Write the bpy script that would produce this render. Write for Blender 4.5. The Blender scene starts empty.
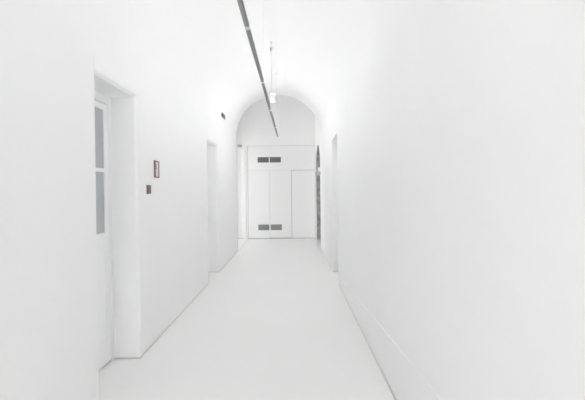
import bpy, bmesh, math, random
from mathutils import Vector, Matrix
random.seed(4)
sc = bpy.context.scene
C = sc.collection
R = math.radians

# ------------------------------------------------------------------ measures
XL, XR = -1.40, 0.72            # corridor walls
XC, RAD = (XL + XR) / 2, (XR - XL) / 2
ZS = 2.85                       # springing of the barrel vault
YB, YE, YF = -9.0, 15.1, 19.0   # back end, end of the vault, far wall
ZT = 4.9                        # ceiling of the cross passage
XA = -7.0                       # end of the left arm of the cross passage

# strengths of the rail tubes, the added window fill lights and the pendant
T_BACK, T_NEAR, T_TUBE, T_END, FILL_BACK, FILL_ARM, T_LAMP = 3.0, 13.0, 30.0, 40.0, 168.0, 117.0, 6.0

# ------------------------------------------------------------------ materials
def mat(name, col, rough=0.6, metal=0.0, spec=0.5, bump=0.0, bscale=40, vary=0.0, vscale=1.5, emit=None, estr=0.0):
    m = bpy.data.materials.new(name); m.use_nodes = True
    nt = m.node_tree; b = nt.nodes['Principled BSDF']
    b.inputs['Base Color'].default_value = (*col, 1)
    b.inputs['Roughness'].default_value = rough
    b.inputs['Metallic'].default_value = metal
    b.inputs['Specular IOR Level'].default_value = spec
    tc = nt.nodes.new('ShaderNodeTexCoord')
    if vary:
        n = nt.nodes.new('ShaderNodeTexNoise'); n.inputs['Scale'].default_value = vscale
        n.inputs['Detail'].default_value = 5
        r = nt.nodes.new('ShaderNodeValToRGB')
        r.color_ramp.elements[0].position = 0.3; r.color_ramp.elements[1].position = 0.7
        r.color_ramp.elements[0].color = (*[max(0, c - vary) for c in col], 1)
        r.color_ramp.elements[1].color = (*[min(1, c + vary) for c in col], 1)
        nt.links.new(tc.outputs['Object'], n.inputs['Vector'])
        nt.links.new(n.outputs['Fac'], r.inputs['Fac'])
        nt.links.new(r.outputs['Color'], b.inputs['Base Color'])
    if bump:
        n2 = nt.nodes.new('ShaderNodeTexNoise'); n2.inputs['Scale'].default_value = bscale
        n2.inputs['Detail'].default_value = 4
        bp = nt.nodes.new('ShaderNodeBump'); bp.inputs['Strength'].default_value = bump
        bp.inputs['Distance'].default_value = 0.01
        nt.links.new(tc.outputs['Object'], n2.inputs['Vector'])
        nt.links.new(n2.outputs['Fac'], bp.inputs['Height'])
        nt.links.new(bp.outputs['Normal'], b.inputs['Normal'])
    if emit:
        b.inputs['Emission Color'].default_value = (*emit, 1)
        b.inputs['Emission Strength'].default_value = estr
    return m

WALL = (0.91, 0.91, 0.91)
M = dict(
    plaster=mat('white_plaster', WALL, 0.85, spec=0.15, bump=0.05, bscale=9, vary=0.006, vscale=1.2),
    vault=mat('white_vault_plaster', WALL, 0.9, spec=0.1, bump=0.04, bscale=6),
    floor=mat('white_poured_floor', (0.90, 0.90, 0.895), 0.27, spec=0.4, vary=0.008, vscale=0.9, bump=0.02, bscale=3),
    joint=mat('grey_joint', (0.42, 0.42, 0.41), 0.7),
    jointlight=mat('pale_grey_joint', (0.64, 0.64, 0.635), 0.7),
    door=mat('white_door_paint', (0.89, 0.89, 0.895), 0.45, spec=0.3),
    panel=mat('white_panel_paint', (0.89, 0.89, 0.89), 0.55, spec=0.25),
    gap=mat('dark_shadow_gap', (0.12, 0.12, 0.12), 0.9, spec=0.1),
    gapgrey=mat('grey_shadow_gap', (0.35, 0.35, 0.35), 0.9, spec=0.1),
    ventlit=mat('floor_lit_vent_metal', (0.27, 0.27, 0.28), 0.5),  # lighter copy of the vent grey, floor reflection put into the colour
    glass=mat('grey_frosted_glass', (0.43, 0.44, 0.455), 0.35, spec=0.3),
    vent=mat('grey_vent_metal', (0.165, 0.165, 0.18), 0.5),
    rail=mat('grey_aluminium_rail', (0.32, 0.32, 0.32), 0.5, 0.2),
    clamp=mat('pale_clamp', (0.75, 0.75, 0.75), 0.5),
    wire=mat('pale_wire', (0.93, 0.93, 0.93), 0.5),
    cord=mat('grey_cord', (0.55, 0.55, 0.55), 0.6),
    tubeback=mat('lit_tube_back', (1, 1, 1), 0.5, emit=(1, 1, 1), estr=T_BACK),
    tubenear=mat('lit_tube_front', (1, 1, 1), 0.5, emit=(1, 1, 1), estr=T_NEAR),
    tubeend=mat('lit_tube_end', (1, 1, 1), 0.5, emit=(1, 1, 1), estr=T_END),
    tube=mat('lit_tube', (1, 1, 1), 0.5, emit=(1, 1, 1), estr=T_TUBE),
    lampwhite=mat('white_lamp_body', (0.90, 0.90, 0.90), 0.5),
    lampglow=mat('lit_lamp_lens', (1, 1, 1), 0.5, emit=(1, 1, 1), estr=T_LAMP),
    redbrown=mat('dull_red_brown', (0.27, 0.15, 0.15), 0.5),
    signwhite=mat('sign_white', (0.78, 0.74, 0.745), 0.5),
    signdark=mat('sign_dark', (0.17, 0.135, 0.14), 0.5),
    signpink=mat('sign_rose', (0.36, 0.20, 0.21), 0.5),
    darkgrey=mat('dark_grey_plastic', (0.07, 0.07, 0.07), 0.5),
    midgrey=mat('mid_grey_plastic', (0.42, 0.42, 0.42), 0.5),
    palegrey=mat('pale_grey_plastic', (0.62, 0.62, 0.62), 0.5),
    lampgrey=mat('light_grey_plastic', (0.52, 0.52, 0.52), 0.5),
    stone=mat('rough_grey_stone', (0.40, 0.40, 0.40), 0.9, spec=0.1, vary=0.11, vscale=7, bump=0.8, bscale=14),
)

# ------------------------------------------------------------------ helpers
def obj(name, bm, m, parent=None, smooth=False, kind=None, label=None, cat=None, group=None):
    me = bpy.data.meshes.new(name)
    bmesh.ops.recalc_face_normals(bm, faces=bm.faces[:]) if kind != 'structure' else None
    bm.to_mesh(me); bm.free()
    o = bpy.data.objects.new(name, me); C.objects.link(o)
    me.materials.append(m)
    if smooth:
        for p in me.polygons: p.use_smooth = True
    if parent: o.parent = parent
    if kind: o['kind'] = kind
    if label: o['label'] = label
    if cat: o['category'] = cat
    if group: o['group'] = group
    return o

def thing(name, label, cat, loc):
    o = bpy.data.objects.new(name, None); C.objects.link(o)
    o.location = loc; o.empty_display_size = 0.1
    o['label'] = label; o['category'] = cat
    return o

def box(bm, a, b, bev=0.0):
    r = bmesh.ops.create_cube(bm, size=1)
    vs = r['verts']
    c = [(a[i] + b[i]) / 2 for i in range(3)]; s = [abs(b[i] - a[i]) for i in range(3)]
    for v in vs: v.co = Vector([v.co[i] * s[i] + c[i] for i in range(3)])
    if bev:
        es = list({e for v in vs for e in v.link_edges})
        bmesh.ops.bevel(bm, geom=es, offset=bev, segments=2, profile=0.5, affect='EDGES')
    return bm

def bx(a, b, bev=0.0):
    return box(bmesh.new(), a, b, bev)

def cyl(bm, p, q, r1, r2=None, n=12):
    p, q = Vector(p), Vector(q); d = q - p
    rot = d.to_track_quat('Z', 'Y').to_matrix().to_4x4()
    bmesh.ops.create_cone(bm, cap_ends=True, segments=n, radius1=r1, radius2=r1 if r2 is None else r2,
                          depth=d.length, matrix=Matrix.Translation((p + q) / 2) @ rot)
    return bm

def quad(bm, *ps):
    return bm.faces.new([bm.verts.new(p) for p in ps])

# ------------------------------------------------------------------ long walls with recesses
def long_wall(name, x, s, y0, y1, z1, openings, depth, cham, m, arch=None):
    """sheet in the plane x; s = +1 when the solid lies towards +x. openings: (ya, yb, ztop)"""
    bm = bmesh.new()
    ys = sorted({y0, y1, *[o[0] - cham for o in openings], *[o[1] + cham for o in openings], *([arch[0], arch[1]] if arch else [])})
    for a, b in zip(ys, ys[1:]):
        mid = (a + b) / 2
        if arch and arch[0] < mid < arch[1]: continue
        op = [o for o in openings if o[0] - cham < mid < o[1] + cham]
        zb = op[0][2] + cham if op else 0
        quad(bm, (x, a, zb), (x, b, zb), (x, b, z1), (x, a, z1))
    for ya, yb, zt in openings:
        loops = []
        for e, d in ((cham, 0), (0, cham), (0, depth)):
            loops.append([(x + s * d, ya - e, 0), (x + s * d, ya - e, zt + e), (x + s * d, yb + e, zt + e), (x + s * d, yb + e, 0)])
        for A, B in zip(loops, loops[1:]):
            for i in range(3): quad(bm, A[i], A[i + 1], B[i + 1], B[i])
    if arch:
        ya, yb, zs, zc = arch
        N = 32; pts = []
        for i in range(N + 1):
            t = math.pi * (1 - i / N)
            pts.append(((ya + yb) / 2 + (yb - ya) / 2 * math.cos(t), zs + (zc - zs) * math.sin(t)))
        for (a, za), (b, zb) in zip(pts, pts[1:]):
            quad(bm, (x, a, za), (x, b, zb), (x, b, z1), (x, a, z1))
    # back face and end caps make it a solid wall
    xb = x + s * (depth + 0.12)
    quad(bm, (xb, y0, 0), (xb, y1, 0), (xb, y1, z1), (xb, y0, z1)) if not arch else None
    for yy in (y0, y1):
        quad(bm, (x, yy, 0), (xb, yy, 0), (xb, yy, z1), (x, yy, z1))
    quad(bm, (x, y0, z1), (x, y1, z1), (xb, y1, z1), (xb, y0, z1))
    bmesh.ops.remove_doubles(bm, verts=bm.verts[:], dist=1e-4)
    return obj(name, bm, m, kind='structure')

DEP = 0.23
L_OPEN = [(4.285, 5.405, 2.355), (9.86, 11.19, 2.36)]
R_OPEN = [(9.68, 11.08, 2.42)]
long_wall('wall_left', XL, -1, YB, YE, ZS, L_OPEN, DEP + 0.12, 0.022, M['plaster'])
long_wall('wall_right', XR, 1, YB, YE, ZS, R_OPEN, DEP + 0.12, 0.012, M['plaster'])
ARCH = (15.72, 18.46, 2.10, 2.80)
long_wall('wall_passage', XR, 1, YE, YF, ZT, [], 0.55, 0.0, M['plaster'], arch=ARCH)

# stone lining of the arched opening, closed at its back
bm = bmesh.new()
ya, yb, zs, zc = ARCH; N = 32
prof = [(ya, 0.0)] + [((ya + yb) / 2 + (yb - ya) / 2 * math.cos(math.pi * (1 - i / N)), zs + (zc - zs) * math.sin(math.pi * (1 - i / N))) for i in range(N + 1)] + [(yb, 0.0)]
for (a, za), (b, zb) in zip(prof, prof[1:]):
    quad(bm, (XR + 0.004, a, za), (XR + 0.004, b, zb), (XR + 0.60, b, zb), (XR + 0.60, a, za))
bm.faces.new([bm.verts.new((XR + 0.60, a, z)) for a, z in prof])
bmesh.ops.remove_doubles(bm, verts=bm.verts[:], dist=1e-4)
obj('wall_alcove', bm, M['stone'], kind='structure')

# ------------------------------------------------------------------ vault, floor, other walls
bm = bmesh.new(); N = 64; NY = 1
ring = lambda r, y: [bm.verts.new((XC - r * math.cos(math.pi * i / N), y, ZS + r * math.sin(math.pi * i / N))) for i in range(N + 1)]
ri0, ri1 = ring(RAD, YB), ring(RAD, YE)
for i in range(N):
    bm.faces.new((ri0[i], ri0[i + 1], ri1[i + 1], ri1[i])).smooth = True
ri0, ri1, ro0, ro1 = ring(RAD, YB), ring(RAD, YE), ring(RAD + 0.3, YB), ring(RAD + 0.3, YE)
for i in range(N):
    bm.faces.new((ro0[i], ro1[i], ro1[i + 1], ro0[i + 1]))
    bm.faces.new((ri1[i], ri1[i + 1], ro1[i + 1], ro1[i]))
    bm.faces.new((ri0[i], ro0[i], ro0[i + 1], ri0[i + 1]))
obj('ceiling', bm, M['vault'], kind='structure')

obj('floor', bx((XA - 0.2, YB - 0.2, -0.2), (XR + 0.7, YF + 0.2, 0)), M['floor'], kind='structure')
obj('wall_far', bx((XA - 0.2, YF, 0), (XR + 0.7, YF + 0.2, ZT)), M['plaster'], kind='structure')
AY0, AY1, AZ0, AZ1 = 15.4, 17.9, 0.3, 2.7
bm = bmesh.new()
for a, b in (((YE - .2, 0), (AY0, ZT)), ((AY1, 0), (YF, ZT)), ((AY0, 0), (AY1, AZ0)), ((AY0, AZ1), (AY1, ZT))):
    box(bm, (XA - 0.2, a[0], a[1]), (XA, b[0], b[1]))
obj('wall_arm', bm, M['plaster'], kind='structure')
bm = bmesh.new()
for a, b in (((AY0, AZ0), (AY0 + .06, AZ1)), ((AY1 - .06, AZ0), (AY1, AZ1)), ((AY0, AZ0), (AY1, AZ0 + .06)), ((AY0, AZ1 - .06), (AY1, AZ1)),
             ((16.62, AZ0), (16.68, AZ1)), ((AY0, 1.9), (AY1, 1.96))):
    box(bm, (XA - 0.14, a[0], a[1]), (XA - 0.08, b[0], b[1]))
obj('fill_window_2', bm, M['door'], kind='structure')  # unseen window frame, added as an outlet for the arm fill light
# wall above and beside the vault mouth, facing the cross passage
bm = bmesh.new()
xw0, xw1 = XA, XR + 0.67
arc = [(XC - RAD * math.cos(math.pi * i / N), ZS + RAD * math.sin(math.pi * i / N)) for i in range(N + 1)]
for yy in (YE - 0.15, YE - 0.002):
    for (x0, z0), (x1, z1) in zip(arc, arc[1:]):
        quad(bm, (x0, yy, z0), (x1, yy, z1), (x1, yy, ZT), (x0, yy, ZT))
    quad(bm, (xw0, yy, 0), (XL - 0.01, yy, 0), (XL - 0.01, yy, ZT), (xw0, yy, ZT))
    quad(bm, (XL - 0.01, yy, ZS), (XL, yy, ZS), (XL, yy, ZT), (XL - 0.01, yy, ZT))
    quad(bm, (XR, yy, ZS), (xw1, yy, ZS), (xw1, yy, ZT), (XR, yy, ZT))
obj('wall_mouth', bm, M['plaster'], kind='structure')
# lowered ceiling over the unseen left arm, added to keep light off the lunette
obj('shade_ceiling_arm', bx((XA - 0.2, YE - 0.15, 3.12), (-1.80, YF, ZT)), M['plaster'], kind='structure')
obj('baseboard_far', bx((-1.80, YF - 0.006, 0), (-1.43, YF, 0.014)), M['jointlight'], kind='structure')
obj('ceiling_passage', bx((XA - 0.2, YE - 0.15, ZT), (XR + 0.7, YF + 0.2, ZT + 0.2)), M['vault'], kind='structure')

# back wall with a tall window, added to let fill light in
WX0, WX1, WZ0, WZ1 = XC - 0.10, XC + 0.96, 0.9, 2.8
bm = bmesh.new()
for a, b in (((XL - 0.5, 0), (WX0, 4.4)), ((WX1, 0), (XR + 0.5, 4.4)), ((WX0, 0), (WX1, WZ0)), ((WX0, WZ1), (WX1, 4.4))):
    box(bm, (a[0], YB - 0.2, a[1]), (b[0], YB, b[1]))
obj('wall_back', bm, M['plaster'], kind='structure')
bm = bmesh.new()
for a, b in (((WX0, WZ0), (WX0 + .06, WZ1)), ((WX1 - .06, WZ0), (WX1, WZ1)), ((WX0, WZ0), (WX1, WZ0 + .06)), ((WX0, WZ1 - .06), (WX1, WZ1)),
             ((WX0, 2.1), (WX1, 2.16))):
    box(bm, (a[0], YB - 0.14, a[1]), (b[0], YB - 0.08, b[1]))
obj('fill_window_1', bm, M['door'], kind='structure')

# ------------------------------------------------------------------ joints along the foot of the walls
def strips(name, x, s, opens, y0, y1, h, m):
    bm = bmesh.new(); y = y0
    for a, b, _ in opens + [(y1, y1, 0)]:
        box(bm, (x, y, 0), (x - s * 0.006, a, h)); y = b
    for a, b, _ in opens:
        box(bm, (x + s * DEP, b, 0), (x, b - 0.006, h))
    return obj(name, bm, m, kind='structure')
strips('baseboard_left', XL, -1, L_OPEN, YB, YE, 0.010, M['jointlight'])
strips('baseboard_right', XR, 1, R_OPEN, YB, ARCH[0], 0.010, M['jointlight'])
# floor joint where the corridor wall line runs on across the cross passage
obj('trim_1', bx((XL - 0.015, YE, 0), (XL + 0.015, YF - 0.04, 0.001)), M['joint'], kind='structure')

# shallow sloping plaster ridge low on the right wall
bm = bmesh.new()
def ridge(bm, pts, w, d):
    rows = []
    for y, z in pts:
        rows.append([bm.verts.new(p) for p in ((XR, y, z - w), (XR - d, y, z), (XR, y, z + w))])
    for A, B in zip(rows, rows[1:]):
        for i in range(2): bm.faces.new((A[i], A[i + 1], B[i + 1], B[i]))
ridge(bm, [(9.0, 0.16), (7.36, 0.243), (5.03, 0.366), (3.41, 0.439), (2.0, 0.50)], 0.008, 0.004)
obj('trim_2', bm, M['plaster'], kind='structure')

# faint raised plaster surround of the nearest doorway
bm = bmesh.new()
ya, yb, zt = L_OPEN[0]
xs = XL + 0.0025
for a, b in (((yb + .03, 0), (yb + .15, zt + .12)), ((ya - .03, zt + .03), (yb + .03, zt + .12))):
    box(bm, (XL, a[0], a[1]), (xs, b[0], b[1]))
obj('trim_3', bm, M['plaster'], kind='structure')

# ------------------------------------------------------------------ doors in the recesses
def door(name, x, s, opening, glazed):
    """frame = the structure mesh; leaf, glass panes and mouldings are its children. s: direction into the wall"""
    ya, yb, zt = opening
    X = lambda d: x + s * d
    fw = 0.075
    bm = bmesh.new()
    for a, b in (((ya, 0), (ya + fw, zt)), ((yb - fw, 0), (yb, zt)), ((ya + fw, zt - fw), (yb - fw, zt))):
        box(bm, (X(DEP), a[0], a[1]), (X(DEP + 0.08), b[0], b[1]), 0.004)
    fr = obj(name, bm, M['door'], kind='structure')
    # dark rebate between frame and leaf
    bm = bmesh.new()
    a0, a1, z1 = ya + fw, yb - fw, zt - fw
    box(bm, (X(DEP + 0.045), a0, 0.0), (X(DEP + 0.075), a1, z1))
    obj('rebate', bm, M['gap'], fr)
    g = 0.005
    l0, l1, t1 = a0 + g, a1 - g, z1 - g
    bm = bmesh.new()
    f, k = X(DEP + 0.006), X(DEP + 0.044)
    if glazed:
        st = 0.108
        gz0, gz1 = 1.155, 2.222
        for a, b in (((l0, .018), (l0 + st, t1)), ((l1 - st, .018), (l1, t1)), ((l0 + st, gz1), (l1 - st, t1)),
                     ((l0 + st, 1.68), (l1 - st, 1.712)), ((l0 + st, 1.02), (l1 - st, gz0)), ((l0 + st, .018), (l1 - st, .20))):
            box(bm, (f, a[0], a[1]), (k, b[0], b[1]))
        box(bm, (X(DEP + 0.010), l0 + st, .19), (k, l1 - st, 1.03))
        lf = obj('leaf', bm, M['door'], fr)
        for z0, z1_ in ((gz0, 1.68), (1.712, gz1)):
            p = obj('glass_pane', bx((X(DEP + 0.016), l0 + st, z0), (X(DEP + 0.026), l1 - st, z1_)), M['glass'], lf)
            p['label'] = 'grey frosted glass pane'
        bm = bmesh.new()
        for a, b in (((l0 + st, 1.0), (l1 - st, 1.02)), ((l0 + st, .20), (l1 - st, .22))):
            box(bm, (X(DEP + 0.004), a[0], a[1]), (X(DEP + 0.02), b[0], b[1]), .003)
        obj('moulding', bm, M['door'], lf)
    else:
        box(bm, (f, l0, .008), (k, l1, t1), 0.003)
        obj('leaf', bm, M['door'], fr)
    return fr
door('door_1', XL, -1, L_OPEN[0], True)
door('door_2', XL, -1, L_OPEN[1], False)
door('door_3', XR, 1, R_OPEN[0], False)

# ------------------------------------------------------------------ white closet front at the far end
P = thing('closet_front', 'white flush closet front with three doors and four grey vents closing the far end', 'closet', (XC, YF - 0.02, 0))
def loc(bm):
    bmesh.ops.translate(bm, verts=bm.verts[:], vec=(-XC, -(YF - 0.02), 0)); return bm
y0, y1 = YF - 0.035, YF - 0.012
obj('carcass', loc(bx((-1.424, y1, 0.0), (0.703, YF, 2.937))), M['gapgrey'], P)['label'] = 'dark gap behind the flush panels'
def leaf(name, x0, x1, z0, z1):
    return obj(name, loc(bx((x0, y0, z0), (x1, y1, z1), 0.002)), M['panel'], P)
g = 0.006
transom = leaf('transom_panel', -1.415, 0.70, 2.164, 2.93)
d1 = leaf('door', -1.415, -0.738 - g / 3, 0.014, 2.1615)
d2 = leaf('door', -0.738 + g / 3, -0.046 - g / 2, 0.024, 2.1615)
d3 = leaf('door', -0.040 + g / 3, 0.70, 0.012, 2.151)
def vent(x0, x1, z0, z1, par, m='vent'):
    bm = bmesh.new()
    ym = y0 - 0.006
    t = 0.010
    for a, b in (((x0, z0), (x0 + t, z1)), ((x1 - t, z0), (x1, z1)), ((x0 + t, z0), (x1 - t, z0 + t)), ((x0 + t, z1 - t), (x1 - t, z1))):
        box(bm, (a[0], ym, a[1]), (b[0], y0 + .002, b[1]))
    n = 6
    for i in range(n):
        z = z0 + t + (z1 - z0 - 2 * t) * (i + .5) / n
        r = box(bm, (x0 + t, ym + .002, z - .010), (x1 - t, y0, z + .007))
    box(bm, (x0, y0 - .001, z0), (x1, y0 + .003, z1))
    v = obj('vent', loc(bm), M[m], par)
    v['label'] = 'grey louvred vent'
vent(-1.103, -0.752, 2.408, 2.577, transom)
vent(-0.722, -0.370, 2.408, 2.577, transom)
vent(-1.105, -0.762, 0.270, 0.448, d1, 'ventlit')
vent(-0.714, -0.362, 0.270, 0.448, d2, 'ventlit')

# slim white post that stands at the left side of the closet front
obj('trim_4', bx((-1.58, YF - 0.025, 0), (-1.48, YF, 2.92), 0.003), M['panel'], kind='structure')

# unseen narrow pier at the left arm, added to shade the far wall strip
obj('shade_pier', bx((-2.2, YF - 0.08, 0), (-1.80, YF, 3.12)), M['plaster'], kind='structure')

# ------------------------------------------------------------------ suspended light rail
RX, RZ = -0.350, 2.812
RY0, RY1 = -4.9, 14.42
T = thing('light_rail', 'long thin grey light rail hanging under the white vault', 'ceiling light', (RX, RY1, RZ))
def lr(bm):
    bmesh.ops.translate(bm, verts=bm.verts[:], vec=(-RX, -RY1, -RZ)); return bm
bm = bmesh.new()
box(bm, (RX - .017, RY0, RZ - .012), (RX + .017, RY1, RZ - .008))
box(bm, (RX - .017, RY0, RZ - .012), (RX - .014, RY1, RZ + .014))
box(bm, (RX + .014, RY0, RZ - .012), (RX + .017, RY1, RZ + .014))
for yy in (RY0, RY1): box(bm, (RX - .017, yy - .002, RZ - .012), (RX + .017, yy + .002, RZ + .014))
rail = obj('rail', lr(bm), M['rail'], T)
stops = [-4.7, -2.4, 0.0, 2.4, 4.8, 7.2, 9.7, 12.3, 14.2]
ends = [RY0 + .03] + stops[1:-1] + [RY1 - .03]
for a, b in zip(ends, ends[1:]):
    bm = cyl(bmesh.new(), (RX, a + .06, RZ + .034), (RX, min(b - .06, 14.0), RZ + .034), .007, n=10)
    o = obj('tube', lr(bm), M['tubeend'] if a > 9.6 else M['tube'] if a > 4.7 else M['tubenear'] if a > -0.1 else M['tubeback'], T); o['label'] = 'lit white tube facing the vault'
for y in stops:
    bm = bmesh.new()
    box(bm, (RX - .019, y - .05, RZ - .0145), (RX + .019, y + .05, RZ + .044), .002)
    obj('clamp', lr(bm), M['clamp'], T)
    bm = bmesh.new()
    last = y == stops[-1]
    xa, xb, rr = (RX + .022, RX + .042, .006) if last else (RX, RX + .03, .0025)
    zc = ZS + math.sqrt(RAD ** 2 - (xb - XC) ** 2)
    cyl(bm, (xa, y, RZ + .014), (xb, y, zc), rr, n=8)
    cyl(bm, (xb, y, zc - .03), (xb, y, zc + .01), .012, n=14)
    obj('cable', lr(bm), M['wire'], T)

# ------------------------------------------------------------------ white lamp on a cord above the rail
LX, LY = -0.328, 10.03
zc = ZS + math.sqrt(RAD ** 2 - (LX - XC) ** 2)
L = thing('pendant_lamp', 'small white box lamp hanging on a thin cord above the grey rail', 'lamp', (LX, LY, 2.98))
def ll(bm):
    bmesh.ops.translate(bm, verts=bm.verts[:], vec=(-LX, -LY, -2.98)); return bm
obj('lamp_body', ll(bx((LX - .035, LY - .05, 2.99), (LX + .05, LY + .05, 3.11), .012)), M['lampwhite'], L)
obj('lens', ll(bx((LX - .025, LY - .04, 3.108), (LX + .04, LY + .04, 3.122))), M['lampglow'], L)
bm = cyl(bmesh.new(), (LX - .01, LY, 3.11), (LX - .012, LY, zc - .05), .0035, n=8)
obj('cord', ll(bm), M['cord'], L)
bm = cyl(bmesh.new(), (LX - .012, LY, zc - .085), (LX - .012, LY, zc - .03), .006, .022, n=16)
cyl(bm, (LX - .012, LY, zc - .03), (LX - .012, LY, zc - .022), .024, n=16)
cyl(bm, (LX - .012, LY, zc - .022), (LX - .012, LY, zc + .01), .007, n=10)
obj('anchor', ll(bm), M['midgrey'], L)

# ------------------------------------------------------------------ little things on the walls
def wall_sign(name, label, ya, yb, za, zb, frame, panel, marks, fw, fz):
    t = thing(name, label, 'sign', (XL, (ya + yb) / 2, za))
    o = (XL, (ya + yb) / 2, za)
    def lo(bm): bmesh.ops.translate(bm, verts=bm.verts[:], vec=(-o[0], -o[1], -o[2])); return bm
    bm = bmesh.new()
    for a, b in (((ya, za), (ya + fw, zb)), ((yb - fw, za), (yb, zb)), ((ya + fw, za), (yb - fw, za + fz)), ((ya + fw, zb - fz), (yb - fw, zb))):
        box(bm, (XL, a[0], a[1]), (XL + .014, b[0], b[1]), .001)
    obj('frame', lo(bm), frame, t)
    pn = obj('panel', lo(bx((XL, ya + .005, za + .004), (XL + .009, yb - .005, zb - .004))), panel, t)
    if marks:
        bm = bmesh.new()
        for a, b, c, d in marks: box(bm, (XL + .0088, a, c), (XL + .0100, b, d))
        obj('mark', lo(bm), M['signdark'], pn)
    return t
wall_sign('door_sign', 'white sign in a dark red-brown frame, upper of two on the left wall', 6.055, 6.245, 1.650, 1.824,
          M['redbrown'], M['signwhite'], [(6.105, 6.130, 1.735, 1.79)], .034, .013)
wall_sign('room_plate', 'small dark red-grey plate, lower of two signs on the left wall', 5.738, 5.866, 1.487, 1.572,
          M['signdark'], M['signpink'], [(5.812, 5.832, 1.505, 1.555)], .036, .010)

# dark light fitting high on the left wall
t = thing('wall_light', 'dark grey oblong light fitting high on the left wall beyond second doorway', 'light', (XL, 12.08, 2.985))
obj('housing', bx((0, -.29, 0), (.022, .29, .10), .004), M['darkgrey'], t)
obj('cover', bx((.012, -.18, .02), (.026, .18, .08), .003), M['darkgrey'], t)

t = thing('emergency_light', 'tiny grey light fitting high on the far wall above the white post', 'light', (-1.66, YF, 2.905))
obj('housing', bx((-.07, -.06, 0), (.06, .01, .075), .012), M['midgrey'], t)
obj('diffuser', bx((-.055, -.065, -.018), (.045, -.01, .002), .006), M['palegrey'], t)

t = thing('wall_lamp', 'small white box lamp on the right wall at the dark arched opening', 'light', (XR, 15.56, 1.90))
obj('bracket', bx((-.070, -.07, .075), (0, .07, .205), .004), M['lampwhite'], t)
obj('housing', bx((-.130, -.08, 0), (0, .08, .095), .006), M['lampgrey'], t)

# ------------------------------------------------------------------ added fill lights, camera, colour
w = bpy.data.worlds.new('World'); sc.world = w; w.use_nodes = True
w.node_tree.nodes['Background'].inputs['Color'].default_value = (1, 1, 1, 1)
w.node_tree.nodes['Background'].inputs['Strength'].default_value = 0.3

def fill_light(name, where, rot, sx, sy, watts):  # unseen area lights, added to even out the corridor and far end
    d = bpy.data.lights.new(name, 'AREA'); d.shape = 'RECTANGLE'; d.size = sx; d.size_y = sy; d.energy = watts
    o = bpy.data.objects.new(name, d); C.objects.link(o); o.location = where; o.rotation_euler = rot
fill_light('fill_light_back', ((WX0 + WX1) / 2, YB - 0.25, (WZ0 + WZ1) / 2), (R(90), 0, 0), WX1 - WX0, WZ1 - WZ0, FILL_BACK)
fill_light('fill_light_arm', (XA - 0.25, (AY0 + AY1) / 2, (AZ0 + AZ1) / 2), (R(90), 0, R(-90)), AY1 - AY0, AZ1 - AZ0, FILL_ARM)

cd = bpy.data.cameras.new('camera'); cam = bpy.data.objects.new('camera', cd); C.objects.link(cam)
cd.sensor_fit = 'HORIZONTAL'; cd.sensor_width = 36.0; cd.lens = 36.0 * 600 / 585
cd.clip_start = 0.05; cd.clip_end = 100
f0 = 600.0
pitch = math.atan2(200 - 191, f0); yaw = math.atan2(293 - 292.5, f0); roll = 0.0105
cam.matrix_world = (Matrix.Translation((0, 0, 1.5)) @ Matrix.Rotation(yaw, 4, 'Z') @ Matrix.Rotation(math.pi / 2 - pitch, 4, 'X')
                    @ Matrix.Rotation(-roll, 4, 'Z'))
sc.camera = cam

sc.view_settings.view_transform = 'Standard'
sc.view_settings.look = 'None'
sc.view_settings.gamma = 1.0
sc.view_settings.use_curve_mapping = False
sc.view_settings.exposure = -0.03
try:
    sc.cycles.max_bounces = 40; sc.cycles.diffuse_bounces = 36; sc.cycles.glossy_bounces = 6
    sc.cycles.use_denoising = True
    sc.cycles.sample_clamp_indirect = 0
except Exception:
    pass
